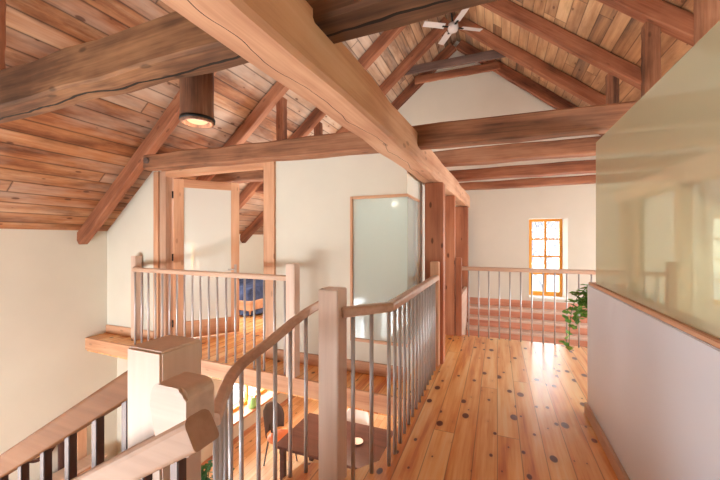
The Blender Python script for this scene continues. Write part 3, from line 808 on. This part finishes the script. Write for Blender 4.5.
# left side of the lower level
t = thing('round_mirror', 'round mirror in a dark frame on the lower left wall, glimpsed through the stair rail', 'mirror', (XL, 2.60, -1.30))
bm = bmesh.new(); n_ = 40
ring = [[bm.verts.new((x, r_*math.cos(2*PI*i/n_), r_*math.sin(2*PI*i/n_))) for i in range(n_)] for r_, x in ((.15, .0), (.185, .0), (.185, .035), (.15, .035))]
for a_, b_ in zip(ring, ring[1:]+ring[:1]):
    for i in range(n_): bm.faces.new((a_[i], a_[(i+1) % n_], b_[(i+1) % n_], b_[i]))
obj('frame', bm, 'walnut', t)
bm = bmesh.new(); v_ = [bm.verts.new((.012,   .152*math.cos(2*PI*i/n_), .152*math.sin(2*PI*i/n_))) for i in range(n_)]; bm.faces.new(v_)
r_ = bmesh.ops.extrude_face_region(bm, geom=bm.faces[:])
for v in [e for e in r_['geom'] if isinstance(e, bmesh.types.BMVert)]: v.co.x = .004
obj('mirror_glass', bm, 'mirror', t)
t = thing('sideboard', 'low sideboard with a pale top against the lower left wall', 'sideboard', (XL+.30, 2.7, LOW))
obj('body', box(-.20, .0, -.9, .5, .08, .60, .006), 'fir', t); obj('top', box(-.22, .04, -.95, .55, .60, .64, .006), 'maple', t)
for sy in (-.8, .4): obj('leg', box(-.18, -.03, sy-.03, sy+.03, 0, .08), 'walnut', t)
for k in range(3):
    d_ = obj('door', box(.0, .02, -.88+.46*k, -.45+.46*k, .11, .58, .004), 'fir', t); obj('knob', lathe([(.001, 0), (.014, 0), (.014, .03), (.001, .034)], 10), 'black', d_, (.02, -.5+.46*k, .35))
o = board('upright_board', XL+.005, XL+.05, 3.02, 3.14, LOW, -.95, 'fir', None, 'z'); tag(o, 'upright fir board on the lower left wall, second beyond the round mirror', 'board')
o = board('upright_board', XL+.005, XL+.05, 2.80, 2.87, LOW, -1.1, 'walnut', None, 'z'); tag(o, 'narrow dark upright board on the lower left wall right beside the round mirror', 'board')

# ------------------------------------------------------------------ outside
o = obj('ground_outside', box(-40, 40, YF+.4, 60, LOW-.6, LOW-.5), 'ground'); o['kind'] = 'structure'
def tree(x, y, h, lab):
    bm = bmesh.new(); base = Vector((x, y, LOW-.5))
    def grow(p, d, L, r, k):
        q = p+d.normalized()*L; add_tube(bm, p, q, r, r*.68, 6, False)
        if k == 0: return
        for _ in range(3):
            nd = d.normalized()+Vector((random.uniform(-.8, .8), random.uniform(-.8, .8), random.uniform(-.1, .6)))
            grow(q, nd, L*random.uniform(.6, .85), r*.62, k-1)
    grow(base, Vector((0, 0, 1)), h*.25, .16, 6)
    o = obj('bare_tree', bm, 'bark'); tag(o, lab, 'tree')
tree(1.9, 17, 8, 'bare grey tree outside, behind the panes of the window beyond the far railing')

# ------------------------------------------------------------------ light
wd = bpy.data.worlds.new('sky'); bpy.context.scene.world = wd; wd.use_nodes = True
nt = wd.node_tree; bg = nt.nodes['Background']
tc = nt.nodes.new('ShaderNodeTexCoord'); sx = nt.nodes.new('ShaderNodeSeparateXYZ'); rp = nt.nodes.new('ShaderNodeValToRGB')
nt.links.new(tc.outputs['Generated'], sx.inputs[0]); nt.links.new(sx.outputs[2], rp.inputs[0])
rp.color_ramp.elements[0].position = 0; rp.color_ramp.elements[0].color = (.92, .9, .88, 1)
rp.color_ramp.elements[1].position = .6; rp.color_ramp.elements[1].color = (.95, .96, 1.0, 1)
nt.links.new(rp.outputs[0], bg.inputs[0]); bg.inputs[1].default_value = 2.5

def lamp(name, kind, loc, rot, e, col=(1, 1, 1), sx=1, sy=1):
    d = bpy.data.lights.new(name, kind); d.energy = e; d.color = col
    if kind == 'AREA': d.shape = 'RECTANGLE'; d.size = sx; d.size_y = sy
    if kind == 'POINT': d.shadow_soft_size = .3 if e > 10 else .05
    o = bpy.data.objects.new(name, d); C.objects.link(o); o.location = loc; o.rotation_euler = rot; return o
DAY = (.90, .96, 1.0)
for xc in ((W1[0]+W1[1])/2, (W2[0]+W2[1])/2): lamp('window_daylight', 'AREA', (xc, YF+.40, 1.1), (-PI/2, 0, 0), 7, DAY, .5, 1.5)
lamp('dining_daylight', 'AREA', (DX-.3, 5.45, -1.25), (0, -PI/2, 0), 60, DAY, 1.0, 1.4)
for y0, y1, z0, z1 in LH: lamp('side_fill', 'AREA', (XL-.24, (y0+y1)/2, (z0+z1)/2), (0, -PI/2, 0), 35 if z0 < 0 else 60, DAY, z1-z0, y1-y0)  # fill lamps outside the added left windows
for y0, y1, z0, z1 in RHo: lamp('side_fill', 'AREA', (XE+.24, (y0+y1)/2, (z0+z1)/2), (0, PI/2, 0), 80 if y0 > 5 else 75, DAY, z1-z0, y1-y0)  # fill lamps outside the added right windows
for x0, x1, z0, z1 in BH: lamp('back_fill', 'AREA', ((x0+x1)/2, YB-.24, (z0+z1)/2), (PI/2, 0, 0), 130 if z0 < 0 else 20, DAY, x1-x0, z1-z0)  # fill lamps outside the added back windows
WARM = (1, .86, .70)
lamp('bedroom_fill', 'POINT', (-3.2, 5.6, 2.2), (0, 0, 0), 90, (1, .95, .88))  # added fill without a fixture, lifts the bedroom
lamp('white_room_fill', 'POINT', (-1.35, 3.9, 2.35), (0, 0, 0), 30, (.93, .97, 1))  # added fill, no fixture, brightens the room behind the corner panes
lamp('lower_fill', 'POINT', (-2.4, 5.2, -.45), (0, 0, 0), 25, WARM)  # unseen warm fill added over the dining corner
lamp('lantern_light', 'POINT', (-1.59, 1.455, H+.60), (0, 0, 0), 1.2, WARM)

# ------------------------------------------------------------------ camera
cd = bpy.data.cameras.new('camera'); cam = bpy.data.objects.new('camera', cd); C.objects.link(cam)
cam.location = (0, 0, H); cam.rotation_euler = (PI/2, 0, math.radians(22)); cd.lens = 17.0; cd.sensor_width = 36; cd.clip_start = .02
S = bpy.context.scene; S.camera = cam
S.view_settings.view_transform = 'Standard'; S.view_settings.look = 'None'; S.view_settings.gamma = 1; S.view_settings.use_curve_mapping = False
S.view_settings.exposure = .98
S.cycles.max_bounces = 10; S.cycles.diffuse_bounces = 7; S.cycles.transparent_max_bounces = 12; S.cycles.sample_clamp_indirect = 6
S.cycles.use_denoising = True
